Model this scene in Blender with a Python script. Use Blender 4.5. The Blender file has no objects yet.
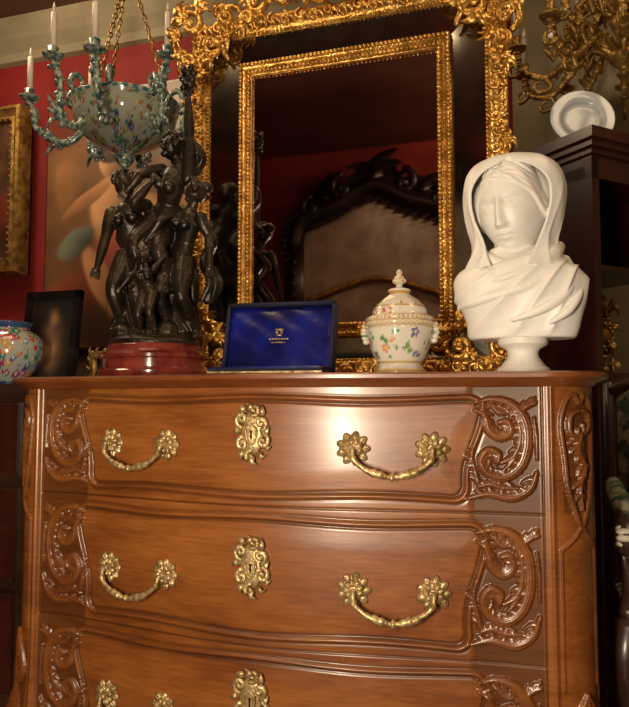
import bpy, math, random
import numpy as np
from mathutils import Vector, Matrix, noise
random.seed(7); np.random.seed(7)
S=bpy.context.scene
S.view_settings.view_transform='Standard'
pi=math.pi

# ---------------------------------------------------------------- materials
def mk(name):
    m=bpy.data.materials.new(name); m.use_nodes=True
    nt=m.node_tree; return m,nt,nt.nodes['Principled BSDF']
def mat(name,c1,c2=None,rough=.5,metal=0,scale=10,bump=0,bscale=None,stretch=(1,1,1),coat=0,detail=5,lo=.35,hi=.65,emit=0,spec=None):
    m,nt,b=mk(name); N=nt.nodes;L=nt.links
    b.inputs['Roughness'].default_value=rough; b.inputs['Metallic'].default_value=metal
    b.inputs['Coat Weight'].default_value=coat; b.inputs['Coat Roughness'].default_value=.12
    if spec is not None: b.inputs['Specular IOR Level'].default_value=spec
    tc=N.new('ShaderNodeTexCoord'); mp=N.new('ShaderNodeMapping'); mp.inputs['Scale'].default_value=stretch
    L.new(tc.outputs['Object'],mp.inputs['Vector'])
    no=N.new('ShaderNodeTexNoise'); no.inputs['Scale'].default_value=scale; no.inputs['Detail'].default_value=detail
    L.new(mp.outputs[0],no.inputs['Vector'])
    cr=N.new('ShaderNodeValToRGB'); cr.color_ramp.elements[0].position=lo; cr.color_ramp.elements[1].position=hi
    cr.color_ramp.elements[0].color=(*c1,1); cr.color_ramp.elements[1].color=(*(c2 or c1),1)
    L.new(no.outputs['Fac'],cr.inputs['Fac']); L.new(cr.outputs[0],b.inputs['Base Color'])
    if bump:
        n2=N.new('ShaderNodeTexNoise'); n2.inputs['Scale'].default_value=bscale or scale*3; n2.inputs['Detail'].default_value=4
        L.new(mp.outputs[0],n2.inputs['Vector'])
        bp=N.new('ShaderNodeBump'); bp.inputs['Strength'].default_value=bump; bp.inputs['Distance'].default_value=.01
        L.new(n2.outputs['Fac'],bp.inputs['Height']); L.new(bp.outputs[0],b.inputs['Normal'])
    return m
def colmat(name,rough=.3,coat=0,metal=0):
    m,nt,b=mk(name); a=nt.nodes.new('ShaderNodeAttribute'); a.attribute_name='Col'
    nt.links.new(a.outputs['Color'],b.inputs['Base Color']); b.inputs['Roughness'].default_value=rough
    b.inputs['Coat Weight'].default_value=coat; b.inputs['Metallic'].default_value=metal
    return m
def woodmat(name,dark,mid,light,rough=.36,stretch=(1.6,6,9),coat=.30,carve_shade=True,deep=(.028,.009,.0035)):
    m,nt,b=mk(name); N=nt.nodes;L=nt.links
    tc=N.new('ShaderNodeTexCoord'); mp=N.new('ShaderNodeMapping'); mp.inputs['Scale'].default_value=stretch
    L.new(tc.outputs['Object'],mp.inputs['Vector'])
    n1=N.new('ShaderNodeTexNoise'); n1.inputs['Scale'].default_value=1.5; n1.inputs['Detail'].default_value=5; n1.inputs['Distortion'].default_value=.9
    L.new(mp.outputs[0],n1.inputs['Vector'])
    mp2=N.new('ShaderNodeMapping'); mp2.inputs['Scale'].default_value=(stretch[0]*3,stretch[1]*9,stretch[2]*9)
    L.new(tc.outputs['Object'],mp2.inputs['Vector'])
    n3=N.new('ShaderNodeTexNoise'); n3.inputs['Scale'].default_value=2.2; n3.inputs['Detail'].default_value=6
    L.new(mp2.outputs[0],n3.inputs['Vector'])
    n4=N.new('ShaderNodeTexNoise'); n4.inputs['Scale'].default_value=3.2; n4.inputs['Detail'].default_value=3
    L.new(tc.outputs['Object'],n4.inputs['Vector'])
    mx=N.new('ShaderNodeMath'); mx.operation='MULTIPLY_ADD'; mx.inputs[1].default_value=.26
    L.new(n3.outputs['Fac'],mx.inputs[0])
    m2=N.new('ShaderNodeMath'); m2.operation='MULTIPLY'; m2.inputs[1].default_value=.38
    L.new(n1.outputs['Fac'],m2.inputs[0])
    m3=N.new('ShaderNodeMath'); m3.operation='MULTIPLY_ADD'; m3.inputs[1].default_value=.36
    L.new(n4.outputs['Fac'],m3.inputs[0]); L.new(m2.outputs[0],m3.inputs[2]); L.new(m3.outputs[0],mx.inputs[2])
    cr=N.new('ShaderNodeValToRGB'); e=cr.color_ramp.elements
    e[0].position=.36; e[0].color=(*dark,1); e[1].position=.66; e[1].color=(*light,1)
    k=e.new(.50); k.color=(*mid,1)
    L.new(mx.outputs[0],cr.inputs['Fac'])
    out=cr.outputs[0]
    if carve_shade:
        a=N.new('ShaderNodeAttribute'); a.attribute_name='carve_shade'  # AO-like shade of recesses, with darker stain, mixed into the wood colour
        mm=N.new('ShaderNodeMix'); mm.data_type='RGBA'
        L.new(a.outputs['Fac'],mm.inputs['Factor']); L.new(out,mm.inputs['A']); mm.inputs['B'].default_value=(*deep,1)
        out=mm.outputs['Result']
    L.new(out,b.inputs['Base Color'])
    b.inputs['Roughness'].default_value=rough; b.inputs['Coat Weight'].default_value=coat; b.inputs['Coat Roughness'].default_value=.20
    bp=N.new('ShaderNodeBump'); bp.inputs['Strength'].default_value=.05; bp.inputs['Distance'].default_value=.003
    L.new(n3.outputs['Fac'],bp.inputs['Height']); L.new(bp.outputs[0],b.inputs['Normal'])
    return m
M={}
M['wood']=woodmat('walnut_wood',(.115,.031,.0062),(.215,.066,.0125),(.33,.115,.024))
M['woodtop']=woodmat('walnut_top',(.08,.020,.005),(.16,.044,.010),(.25,.078,.018),carve_shade=False)
M['mahog']=woodmat('mahogany_wood',(.022,.005,.0035),(.042,.009,.005),(.07,.015,.008),carve_shade=False,stretch=(9,9,1.5),rough=.3)
M['darkwood']=woodmat('dark_wood',(.015,.007,.004),(.035,.015,.008),(.06,.025,.012),carve_shade=False)
M['gold']=mat('gilt_wood',(.42,.20,.035),(.88,.53,.14),rough=.30,metal=.80,scale=30,bump=.35,bscale=90)
M['golddark']=mat('old_gilt',(.16,.08,.018),(.5,.30,.08),rough=.42,metal=.7,scale=25,bump=.3)
M['brass']=mat('aged_brass',(.27,.17,.065),(.62,.46,.23),rough=.36,metal=.62,scale=60,bump=.3,bscale=150)
M['bronze']=mat('bronze',(.012,.009,.006),(.05,.034,.020),rough=.36,metal=.55,scale=14,bump=.25,bscale=60)
M['marble']=mat('white_marble',(.76,.72,.66),(.86,.83,.78),rough=.45,scale=9,bump=.02,bscale=120)
M['redmarble']=mat('red_marble',(.08,.010,.007),(.22,.040,.026),rough=.15,scale=22,coat=.5,detail=10)
M['glass']=mat('mirror_glass',(.62,.48,.44),(.70,.56,.52),rough=.025,metal=1,scale=2)
M['glass2']=mat('old_mirror_glass',(.34,.34,.30),(.55,.53,.46),rough=.10,metal=1,scale=14)
M['glass3']=mat('foxed_pale_glass',(.22,.19,.15),(.40,.35,.28),rough=.25,metal=.3,scale=6)
M['velvet']=mat('navy_velvet',(.003,.004,.024),(.005,.007,.040),rough=.8,scale=30)
M['satin']=mat('blue_satin',(.002,.003,.050),(.007,.012,.18),rough=.26,scale=9,bump=.35,bscale=12,coat=.2,lo=.4,hi=.62)
M['white']=mat('white_glaze',(.52,.55,.56),(.60,.63,.63),rough=.15,scale=5,coat=.6)
M['candle']=mat('candle_wax',(.62,.53,.42),(.68,.6,.5),rough=.5,scale=5)
M['black']=mat('black_lacquer',(.006,.005,.005),(.012,.01,.01),rough=.25,scale=5)
M['ebony']=mat('carved_dark_oak',(.006,.003,.002),(.016,.007,.004),rough=.4,scale=5)
M['porc']=colmat('painted_porcelain',.12,.6)
M['canvas']=colmat('oil_canvas',.5,.15)
M['turq']=mat('turquoise_porcelain',(.03,.08,.08),(.30,.33,.27),rough=.2,scale=60,lo=.42,hi=.60,coat=.4)
M['redwall']=mat('red_wall',(.17,.005,.004),(.25,.010,.007),rough=.75,scale=3)
M['darkwall']=mat('maroon_wall',(.16,.014,.009),(.25,.028,.016),rough=.8,scale=3)
M['brownwall']=mat('brown_wall',(.045,.018,.010),(.10,.045,.022),rough=.8,scale=2.5)
M['cream']=mat('cream_plaster',(.24,.20,.12),(.33,.28,.18),rough=.8,scale=4)
M['ceil']=mat('ceiling_plaster',(.15,.06,.04),(.22,.10,.06),rough=.9,scale=2)
M['parquet']=woodmat('parquet',(.05,.02,.01),(.10,.04,.018),(.16,.07,.03),carve_shade=False,stretch=(1,9,9))
M['green']=mat('green_damask',(.04,.08,.05),(.32,.32,.20),rough=.75,scale=30,lo=.45,hi=.56)
M['crystal']=mat('crystal',(.8,.72,.58),(.9,.86,.75),rough=.05,scale=5,coat=1)
M['hole']=mat('keyhole_dark',(.004,.003,.002),rough=.9)
M['palewood']=mat('painted_wood',(.45,.40,.30),(.62,.57,.46),rough=.4,scale=15)

# ---------------------------------------------------------------- mesh builder
def spline(pts,n=8,closed=False):
    P=[np.array(p,float) for p in pts]; out=[]
    N=len(P); rng=N if closed else N-1
    for i in range(rng):
        if closed: p0,p1,p2,p3=P[i-1],P[i],P[(i+1)%N],P[(i+2)%N]
        else:
            p1,p2=P[i],P[i+1]; p0=P[i-1] if i>0 else 2*p1-p2; p3=P[i+2] if i+2<N else 2*p2-p1
        for k in range(n):
            t=k/n
            out.append(.5*((2*p1)+(-p0+p2)*t+(2*p0-5*p1+4*p2-p3)*t*t+(-p0+3*p1-3*p2+p3)*t**3))
    if not closed: out.append(P[-1])
    return out
class MB:
    def __init__(s): s.v=[];s.f=[];s.m=[]
    def grid(s,P,cu=False,cv=False,mi=0):
        R=len(P);C=len(P[0]);o=len(s.v)
        for r in P:
            for p in r: s.v.append((float(p[0]),float(p[1]),float(p[2])))
        for i in range(R if cv else R-1):
            for j in range(C if cu else C-1):
                a=o+i*C+j;b=o+i*C+(j+1)%C;c=o+((i+1)%R)*C+(j+1)%C;d=o+((i+1)%R)*C+j
                s.f.append((a,b,c,d));s.m.append(mi)
        return o
    def tube(s,path,rad,n=8,mi=0,flat=1.0,flatdir=None,closed=False):
        path=[Vector(p) for p in path]; k=len(path)
        if not hasattr(rad,'__len__'): rad=[rad]*k
        elif len(rad)!=k:
            xs=np.linspace(0,1,len(rad)); rad=list(np.interp(np.linspace(0,1,k),xs,rad))
        up=None; rows=[]
        for i in range(k):
            if closed: t=path[(i+1)%k]-path[i-1]
            else: t=path[min(i+1,k-1)]-path[max(i-1,0)]
            if t.length<1e-9: t=Vector((0,0,1))
            t.normalize()
            if flatdir is not None:
                up=Vector(flatdir)-t*Vector(flatdir).dot(t)
                if up.length<1e-5: up=t.orthogonal()
            elif up is None: up=t.orthogonal()
            else:
                up=up-t*up.dot(t)
                if up.length<1e-6: up=t.orthogonal()
            up.normalize(); w=t.cross(up)
            rows.append([path[i]+(up*math.cos(a)*flat+w*math.sin(a))*rad[i] for a in [2*pi*q/n for q in range(n)]])
        o=s.grid(rows,cu=True,cv=closed,mi=mi)
        if not closed:
            t0=(path[0]-path[1]).normalized()*rad[0]*.6; t1=(path[-1]-path[-2]).normalized()*rad[-1]*.6
            a=len(s.v); s.v.append(tuple(path[0]+t0)); s.v.append(tuple(path[-1]+t1))
            for j in range(n):
                s.f.append((a,o+(j+1)%n,o+j)); s.m.append(mi)
                q=o+(k-1)*n; s.f.append((a+1,q+j,q+(j+1)%n)); s.m.append(mi)
    def ball(s,c,r,R=None,n=8,m=6,mi=0):
        if not hasattr(r,'__len__'): r=(r,r,r)
        c=Vector(c); o=len(s.v)
        def T(p):
            p=Vector(p)
            if R is not None: p=R@p
            return tuple(c+p)
        s.v.append(T((0,0,r[2])))
        for i in range(1,m):
            f=pi*i/m
            for j in range(n):
                a=2*pi*j/n; s.v.append(T((r[0]*math.sin(f)*math.cos(a),r[1]*math.sin(f)*math.sin(a),r[2]*math.cos(f))))
        s.v.append(T((0,0,-r[2]))); e=len(s.v)-1
        for j in range(n): s.f.append((o,o+1+j,o+1+(j+1)%n));s.m.append(mi)
        for i in range(m-2):
            for j in range(n):
                a=o+1+i*n; s.f.append((a+j,a+n+j,a+n+(j+1)%n,a+(j+1)%n));s.m.append(mi)
        a=o+1+(m-2)*n
        for j in range(n): s.f.append((e,a+(j+1)%n,a+j));s.m.append(mi)
    def box(s,x0,x1,y0,y1,z0,z1,mi=0,R=None,c=(0,0,0)):
        o=len(s.v)
        for z in (z0,z1):
            for x,y in ((x0,y0),(x1,y0),(x1,y1),(x0,y1)):
                p=Vector((x,y,z))
                if R is not None: p=R@p
                s.v.append(tuple(p+Vector(c)))
        for f in ((0,3,2,1),(4,5,6,7),(0,1,5,4),(1,2,6,5),(2,3,7,6),(3,0,4,7)):
            s.f.append(tuple(o+i for i in f)); s.m.append(mi)
    def lathe(s,prof,c=(0,0,0),n=32,mi=0,rf=None,sm=0):
        if sm: prof=spline(prof,sm)
        rows=[]
        for r,z in prof:
            row=[]
            for j in range(n):
                a=2*pi*j/n; rr=max(r,1e-4)*(rf(a,z) if rf else 1)
                row.append((c[0]+rr*math.cos(a),c[1]+rr*math.sin(a),c[2]+z))
            rows.append(row)
        o=s.grid(rows,cu=True,mi=mi)
        s.f.append(tuple(o+j for j in range(n))[::-1]);s.m.append(mi)
        q=o+(len(rows)-1)*n; s.f.append(tuple(q+j for j in range(n)));s.m.append(mi)
    def obj(s,name,mats,parent=None,smooth=True,recalc=True,col=None,origin=None,sharp=None):
        V=np.array(s.v); 
        if origin is None:
            origin=((V[:,0].min()+V[:,0].max())/2,(V[:,1].min()+V[:,1].max())/2,V[:,2].min())
        V=V-np.array(origin)
        me=bpy.data.meshes.new(name); me.from_pydata(V.tolist(),[],s.f)
        for m in mats: me.materials.append(M[m])
        me.polygons.foreach_set('material_index',s.m)
        if recalc:
            import bmesh
            b=bmesh.new(); b.from_mesh(me); bmesh.ops.recalc_face_normals(b,faces=b.faces); b.to_mesh(me); b.free()
        me.polygons.foreach_set('use_smooth',[smooth]*len(me.polygons))
        if sharp and smooth:
            try: me.set_sharp_from_angle(angle=math.radians(sharp))
            except Exception: pass
        if col:
            ca=me.color_attributes.new('Col','FLOAT_COLOR','POINT')
            arr=np.ones((len(me.vertices),4)); arr[:,:3]=[col(v.co+Vector(origin)) for v in me.vertices]
            ca.data.foreach_set('color',arr.ravel())
        ob=bpy.data.objects.new(name,me); S.collection.objects.link(ob); ob.location=origin
        if parent is not None:
            ob.parent=parent; ob.location=Vector(origin)-parent.location
        return ob
def grp(name,loc):
    e=bpy.data.objects.new(name,None); S.collection.objects.link(e); e.location=loc; e.empty_display_size=.1
    return e
def ring(mb,x0,x1,z0,z1,prof,mi=0,seg=1):
    rows=[]
    for ins,y in prof:
        rows.append([(x0+ins,y,z0+ins),(x1-ins,y,z0+ins),(x1-ins,y,z1-ins),(x0+ins,y,z1-ins)])
    mb.grid(rows,cu=True,cv=True,mi=mi)
def volute(c,size,a0,turns=1.5,dirn=1,decay=.28,y=0,rise=0,n=26):
    out=[]
    for i in range(n):
        th=turns*2*pi*i/(n-1); r=size*math.exp(-decay*th)
        out.append((c[0]+r*math.cos(a0+dirn*th),y-rise*i/(n-1),c[1]+r*math.sin(a0+dirn*th)))
    return out
def leaf(mb,c,ang,size,y,mi=0,w=.32,curl=.3):
    pts=[];
    for i in range(7):
        t=i/6; a=ang+curl*t*t*2
        pts.append((c[0]+size*t*math.cos(a),y-size*.35*math.sin(t*pi*.9),c[1]+size*t*math.sin(a)))
    mb.tube(pts,[size*w*x for x in (.35,.8,1,.9,.6,.35,.1)],n=6,mi=mi,flat=.4,flatdir=(0,1,0))
def fan(mb,c,ang,size,y,n=5,spread=1.9,mi=0):
    for k in range(n):
        q=(k/(n-1)-.5) if n>1 else 0
        leaf(mb,c,ang+q*spread,size*(1-.45*abs(q)*2*.8),y,mi=mi,curl=.35*(1 if q>0 else -1))
    mb.ball((c[0],y-size*.2,c[1]),size*.16,mi=mi)

# ---------------------------------------------------------------- room
def room():
    def slab(name,x0,x1,y0,y1,z0,z1,m):
        b=MB(); b.box(x0,x1,y0,y1,z0,z1); return b.obj(name,[m],smooth=False)
    slab('floor',-2.9,2.5,-2.7,1.5,-.1,0,'parquet')
    slab('ceiling',-2.9,2.5,-2.7,1.5,2.8,2.9,'ceil')
    slab('wall_back',-2.9,2.5,1.4,1.5,0,2.8,'redwall')
    slab('wall_left',-2.9,-2.8,-2.6,1.4,0,2.8,'darkwall')
    slab('wall_right',2.4,2.5,-2.6,1.4,0,2.8,'cream')
    slab('wall_front',-2.9,2.5,-2.7,-2.6,0,2.8,'darkwall')
    slab('trim_1',-2.8,.45,1.375,1.4,0,1.25,'brownwall')
    slab('trim_2',.5,2.4,1.37,1.4,0,2.62,'cream')
    b=MB()
    prof=[(1.4,2.60),(1.375,2.61),(1.37,2.65),(1.33,2.70),(1.31,2.74),(1.30,2.8),(1.4,2.8)]
    b.grid([[(-2.8,y,z) for y,z in prof],[(2.4,y,z) for y,z in prof]],cu=True)
    b.obj('trim_3',['cream'],smooth=False)
    slab('baseboard_back',-2.8,2.4,1.355,1.37,0,.14,'brownwall')
room()

# ---------------------------------------------------------------- chest of drawers
def strokes(defs):
    out=[]
    for pts,rad,ht,lobes in defs:
        P=np.array(spline(pts,12)); r=np.interp(np.linspace(0,1,len(P)),np.linspace(0,1,len(rad)),rad)
        for p,q in zip(P,r): out.append((p[0],p[1],q,ht))
        if lobes:
            side,step,ln=lobes
            T=np.gradient(P,axis=0); T/=np.linalg.norm(T,axis=1)[:,None]+1e-9
            for i in range(5,len(P)-4,step):
                nn=np.array([-T[i,1],T[i,0]])*side; L=ln*(.8+.35*math.sin(i*1.7))
                for t in np.linspace(.15,1,10):
                    q=P[i]+nn*(r[i]*.6+L*t)+T[i]*L*(.9*t*t); out.append((q[0],q[1],.0056*(1.05-.65*t)+.0008,ht*(.80-.35*t)))
    return np.array(out)
def relief(px,pz,st):
    best=np.zeros(px.shape)
    for x,z,r,ht in st:
        D=((px-x)**2+(pz-z)**2)/(r*r); q=np.clip(1-D,0,1)
        v=ht*np.sqrt(q)*(.88+.12*np.cos(8*np.sqrt(D)))
        np.maximum(best,v,out=best)
    return best
def chest():
    G=grp('chest_of_drawers',(0,.25,0))
    nf=640
    xs=np.linspace(-.585,.585,nf); 
    def fy(x): return -.06*np.cos(pi*x/1.17)**2
    side_y=np.linspace(.56,.09,14)
    nc=74; t=np.linspace(0,pi/2,nc+1)[1:]
    cR=np.stack([.585+.085*np.sin(t),.085*(1-np.cos(t))],1)
    front=np.stack([xs,fy(xs)],1)
    R_side=np.stack([np.full(14,.67),side_y[::-1]],1)
    L_side=R_side[::-1]*np.array([-1,1]); cL=cR[::-1]*np.array([-1,1])
    plan=np.concatenate([L_side,cL,front,cR,R_side])
    tan=np.gradient(plan,axis=0); tan/=np.linalg.norm(tan,axis=1)[:,None]
    nor=np.stack([tan[:,1],-tan[:,0]],1)
    ncol=len(plan)
    z=np.linspace(.12,.936,440); nz=len(z)
    H=np.zeros((nz,ncol)); C=np.zeros((nz,ncol))
    f0=14+nc; X,Z=np.meshgrid(xs,z)
    h=np.zeros_like(X); c=np.zeros_like(X)
    edges=[(.685,.934),(.40,.685),(.115,.40)]
    A=np.abs(X)
    st=strokes([
      ([(.450,.104),(.485,.112),(.522,.100),(.546,.064),(.550,.012),(.536,-.036),(.506,-.062),(.474,-.054),(.461,-.026),(.474,-.002),(.495,-.010),(.493,-.028)],[.003,.007,.009,.010,.010,.010,.010,.009,.008,.007,.006,.005],.0095,(-1,6,.016)),
      ([(.450,.088),(.470,.074),(.478,.042),(.500,.026),(.519,.040),(.513,.062),(.497,.060)],[.003,.007,.009,.009,.008,.007,.005],.009,(1,6,.012)),
      ([(.520,.094),(.534,.06),(.536,.02),(.524,-.02),(.505,-.045)],[.003,.006,.007,.006,.003],.007,(-1,5,.010)),
      ([(.566,-.050),(.552,-.086),(.520,-.106),(.475,-.100),(.43,-.112)],[.004,.008,.010,.008,.003],.0085,(-1,5,.016)),
      ([(.530,-.085),(.500,-.085),(.478,-.078),(.455,-.085)],[.003,.007,.006,.003],.007,(-1,5,.010)),
      ([(.530,.0),(.520,-.018),(.500,-.030)],[.005,.007,.004],.007,None),
      ([(.540,.088),(.552,.098),(.566,.104)],[.005,.006,.004],.007,(1,5,.008)),
      ([(.562,.07),(.566,.03),(.566,-.02)],[.003,.004,.003],.006,None),
      ([(.455,-.075),(.450,-.05),(.444,-.02),(.447,.01)],[.006,.005,.004,.002],.007,(1,6,.008)),
      ([(.485,.095),(.497,.082),(.512,.080)],[.003,.006,.003],.007,(1,5,.008))])
    for (z0,z1) in edges:
        zc=(z0+z1)/2; hh=(z1-z0)/2; k=hh/.1425
        ins=(Z>z0)&(Z<=z1)
        zt=z1-.025+.0035*np.cos(4*pi*X/.98)
        zb=z0+.024-.0035*np.cos(4*pi*X/.98)
        q=(Z-zc)/hh
        xe=.452+.018*np.sin(q*2.6-.3)
        d1=np.minimum(zt-Z,Z-zb); d2=xe-A
        d=np.minimum(d1,d2)
        cr=.035
        corner=(d1<cr)&(d2<cr)
        d=np.where(corner,cr-np.sqrt((cr-np.minimum(d1,cr))**2+(cr-np.minimum(d2,cr))**2),d)
        hb=.0062*np.exp(-(d/.0042)**2)-.003*np.exp(-((d-.008)/.003)**2)-.0012*np.exp(-((d+.0075)/.0025)**2)
        s=np.clip((d-.006)/.05,0,1); s=s*s*(3-2*s)
        hb=hb+.0020*s
        h=np.where(ins,h+hb,h)
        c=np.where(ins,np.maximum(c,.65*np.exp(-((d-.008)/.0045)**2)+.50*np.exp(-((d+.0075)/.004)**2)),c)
        mask=ins&(A>.415)&(A<.573)
        ii=np.where(mask); px=A[ii]; pz=(Z[ii]-zc)/k
        best=relief(px,pz,st)
        bg=np.clip((-d[ii]-.003)/.004,0,1)*np.clip((px-.435)/.012,0,1)
        on=best>.0006
        h[ii]=np.where(on,h[ii]*.2+best,h[ii]-.0015*bg)
        cc=np.where(on,.62-.42*np.clip(best/.008,0,1),np.maximum(.60*bg,c[ii]*(1-bg))); c[ii]=cc  # painted shade: darker background and stroke feet, paler stroke crests
    for e in (.685,.40):
        g=np.exp(-((Z-e)/.0016)**2)*(A<.577); h-=.004*g; c=np.maximum(c,.95*g)
    g=np.exp(-((A-.577)/.0018)**2); h-=.004*g; c=np.maximum(c,.9*g)
    H[:,f0:f0+nf]=h; C[:,f0:f0+nf]=c
    arc=np.linspace(-.067,.067,nc)
    AC,ZC=np.meshgrid(arc,z)
    def seg(x0,z0,x1,z1,n=60): return [(x0+(x1-x0)*i/n,z0+(z1-z0)*i/n) for i in range(n+1)]
    sd=[([(-.03,.905),(-.042,.86),(-.036,.80),(-.03,.74),(-.018,.70),(0,.665),(.018,.70),(.03,.74),(.036,.80),(.042,.86),(.03,.905),(.012,.915),(0,.90),(-.012,.915),(-.03,.905)],[.005],.007,None),
        ([(-.004,.885),(-.022,.88),(-.026,.855),(-.010,.842),(-.006,.858)],[.004,.006,.005,.004],.009,None),
        ([(.004,.885),(.022,.875),(.024,.845),(.010,.835),(.006,.85)],[.004,.006,.005,.004],.009,None),
        ([(0,.84),(.008,.81),(-.008,.775),(.004,.74),(0,.695)],[.005,.008,.007,.005,.003],.010,(1,6,.012)),
        ([(0,.84),(.008,.81),(-.008,.775),(.004,.74),(0,.695)],[.005,.008,.007,.005,.003],.010,(-1,6,.012)),
        (seg(-.045,.62,-.045,.36),[.0035],.004,None),(seg(.045,.62,.045,.36),[.0035],.004,None),
        ([(-.045,.62),(-.02,.64),(0,.66),(.02,.64),(.045,.62)],[.004],.006,None),
        ([(0,.35),(-.022,.31),(-.036,.265),(-.02,.235),(-.008,.26),(-.018,.275)],[.004,.008,.009,.007,.006],.012,(1,7,.012)),
        ([(0,.35),(.022,.31),(.036,.265),(.02,.235),(.008,.26),(.018,.275)],[.004,.008,.009,.007,.006],.012,(-1,7,.012)),
        ([(0,.34),(.004,.28),(0,.20),(0,.14)],[.006,.010,.008,.004],.013,(1,6,.02)),([(0,.34),(.004,.28),(0,.20),(0,.14)],[.006,.010,.008,.004],.013,(-1,6,.02))]
    hc=relief(AC,ZC,strokes(sd)); cc=np.where(hc>.0006,.42-.35*np.clip(hc/.009,0,1),0)  # same recess shade painted on the corner stiles
    inside=((AC/.036)**2<1)&(ZC>.69)&(ZC<.905)&(hc<.0006); hc=np.where(inside,-.002,hc); cc=np.where(inside,.5,cc)
    low=(ZC<.33)&(hc<.0006)&(np.abs(AC)<.045); cc=np.where(low,.45,cc)
    for e in (-.062,.060):
        hc=hc+.004*np.exp(-((AC-e)/.0035)**2); cc=np.maximum(cc,.5*np.exp(-((np.abs(AC)-.054)/.002)**2))
    H[:,14:14+nc]=hc; H[:,14+nc+nf:14+2*nc+nf]=hc[:,::-1]
    C[:,14:14+nc]=cc; C[:,14+nc+nf:14+2*nc+nf]=cc[:,::-1]
    fl=np.clip(.32-z,0,1)**2*.35
    w=np.zeros(ncol); w[:14+nc]=1; w[14+nc+nf:]=1
    H+=fl[:,None]*w[None,:]
    V=np.zeros((nz,ncol,3)); V[:,:,0]=plan[None,:,0]+nor[None,:,0]*H; V[:,:,1]=plan[None,:,1]+nor[None,:,1]*H; V[:,:,2]=z[:,None]
    V=V-np.array([0,.25,0])
    idx=np.arange(nz*ncol).reshape(nz,ncol)
    F=np.stack([idx[:-1,:-1],idx[:-1,1:],idx[1:,1:],idx[1:,:-1]],-1).reshape(-1,4)
    me=bpy.data.meshes.new('drawer_carcass'); me.from_pydata(V.reshape(-1,3).tolist(),[],F.tolist())
    me.materials.append(M['wood']); me.polygons.foreach_set('use_smooth',[True]*len(me.polygons))
    at=me.attributes.new('carve_shade','FLOAT','POINT'); at.data.foreach_set('value',np.clip(C,0,1).astype(np.float32).ravel())
    ob=bpy.data.objects.new('drawer_carcass',me); S.collection.objects.link(ob); ob.parent=G
    b=MB(); n=len(plan)
    rows=[]
    for off,zz in ((.0,.932),(.010,.934),(.014,.940),(.028,.944),(.036,.950),(.036,.957),(.030,.9605),(.02,.962)):
        r=[(p[0]+q[0]*off,p[1]+q[1]*off,zz) for p,q in zip(plan,nor)]
        rows.append(r)
    rows=[r[::3]+[r[-1]] for r in rows]
    o=b.grid(rows,cu=True); m=len(rows[0])
    b.f.append(tuple(o+(len(rows)-1)*m+j for j in range(m))); b.m.append(0)
    b.f.append(tuple(o+j for j in range(m))[::-1]); b.m.append(0)
    b.obj('moulded_top',['woodtop'],parent=G,sharp=50)
    b=MB(); b.box(-.66,.66,.545,.56,.12,.93); b.box(-.655,.655,.02,.55,.12,.14); b.obj('back_panel',['darkwood'],parent=G,smooth=False)
    b=MB()
    for sx in (-1,1):
        for y0,yy in ((.05,-1),(.50,1)):
            x=sx*.63
            b.tube([(x,y0,.20),(x+sx*.02,y0+yy*.01,.12),(x+sx*.012,y0+yy*.008,.06),(x+sx*.03,y0+yy*.03,.02),(x+sx*.035,y0+yy*.035,.012)],[.045,.05,.03,.028,.02],n=12)
    ap=[]
    for i in range(61):
        x=-.6+1.2*i/60; y=float(fy(np.array(x)))+.004
        zb=.075+.03*math.cos(x*2*pi/.6)-.02*math.exp(-(x/.08)**2)
        ap.append([(x,y,.135),(x,y,zb),(x,y+.02,zb),(x,y+.02,.135)])
    b.grid(ap,cu=True); b.obj('cabriole_feet_and_apron',['woodtop'],parent=G)
    def frame(x):
        y=float(fy(np.array(x)))-.002; dy=.06*math.sin(2*pi*x/1.17)*pi/1.17
        T=Vector((1,dy,0)).normalized(); Nn=Vector((T.y,-T.x,0)); return Vector((x,y,0)),T,Nn
    def pull(x,zc,idx):
        b=MB(); c,T,Nn=frame(x); c=c+Vector((0,0,zc)); U=Vector((0,0,1))
        def W(a,up,o): return c+T*a+U*up+Nn*o
        R=Matrix((T,Nn,U)).transposed()
        for sx in (-1,1):
            a0=sx*.079
            cc,_,_=frame(x+T.x*a0); o0=(cc-Vector((c.x,c.y,0))).dot(Nn)
            def Q(a,up,o): return W(a0+a,up,o+o0)
            b.ball(Q(0,0,.001),(.029,.006,.029),R,n=20,m=8)
            b.ball(Q(0,0,.004),(.018,.009,.018),R,n=16,m=8)
            for k in range(9):
                an=2*pi*k/9
                for rr,s1,oo in ((.0245,.0115,.003),(.014,.0085,.009)):
                    a2=an+(pi/9 if rr<.02 else 0)
                    RR=R@Matrix.Rotation(-a2,3,'Y')
                    b.ball(Q(rr*math.cos(a2),rr*math.sin(a2),oo),(s1,.005,s1*.72),RR,n=8,m=6)
                    b.tube([Q(rr*.6*math.cos(a2),rr*.6*math.sin(a2),oo+.004),Q(rr*1.2*math.cos(a2),rr*1.2*math.sin(a2),oo+.005)],[.0016,.0022],n=5)
            b.ball(Q(0,0,.014),(.007,.007,.007),R)
            b.tube([Q(0,0,.01),Q(0,-.002,.026)],.005,n=8)
        path=spline([W(-.079,-.002,.024),W(-.074,-.022,.030),W(-.05,-.040,.034),W(-.02,-.050,.035),W(0,-.053,.035),W(.02,-.050,.035),W(.05,-.040,.034),W(.074,-.022,.030),W(.079,-.002,.024)],8)
        K=len(path); rad=[]
        for i in range(K):
            t=abs(i/(K-1)-.5)*2
            rad.append(.0048+.0046*math.exp(-((t-.35)/.18)**2)*(.75+.25*math.cos(i*1.6))+.0035*(t<.06)+.0028*math.exp(-((t-.8)/.05)**2)-.001*math.exp(-((t-.12)/.04)**2))
        b.tube(path,rad,n=10)
        b.obj('drawer_pull_%d'%idx,['brass'],parent=G)
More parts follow.
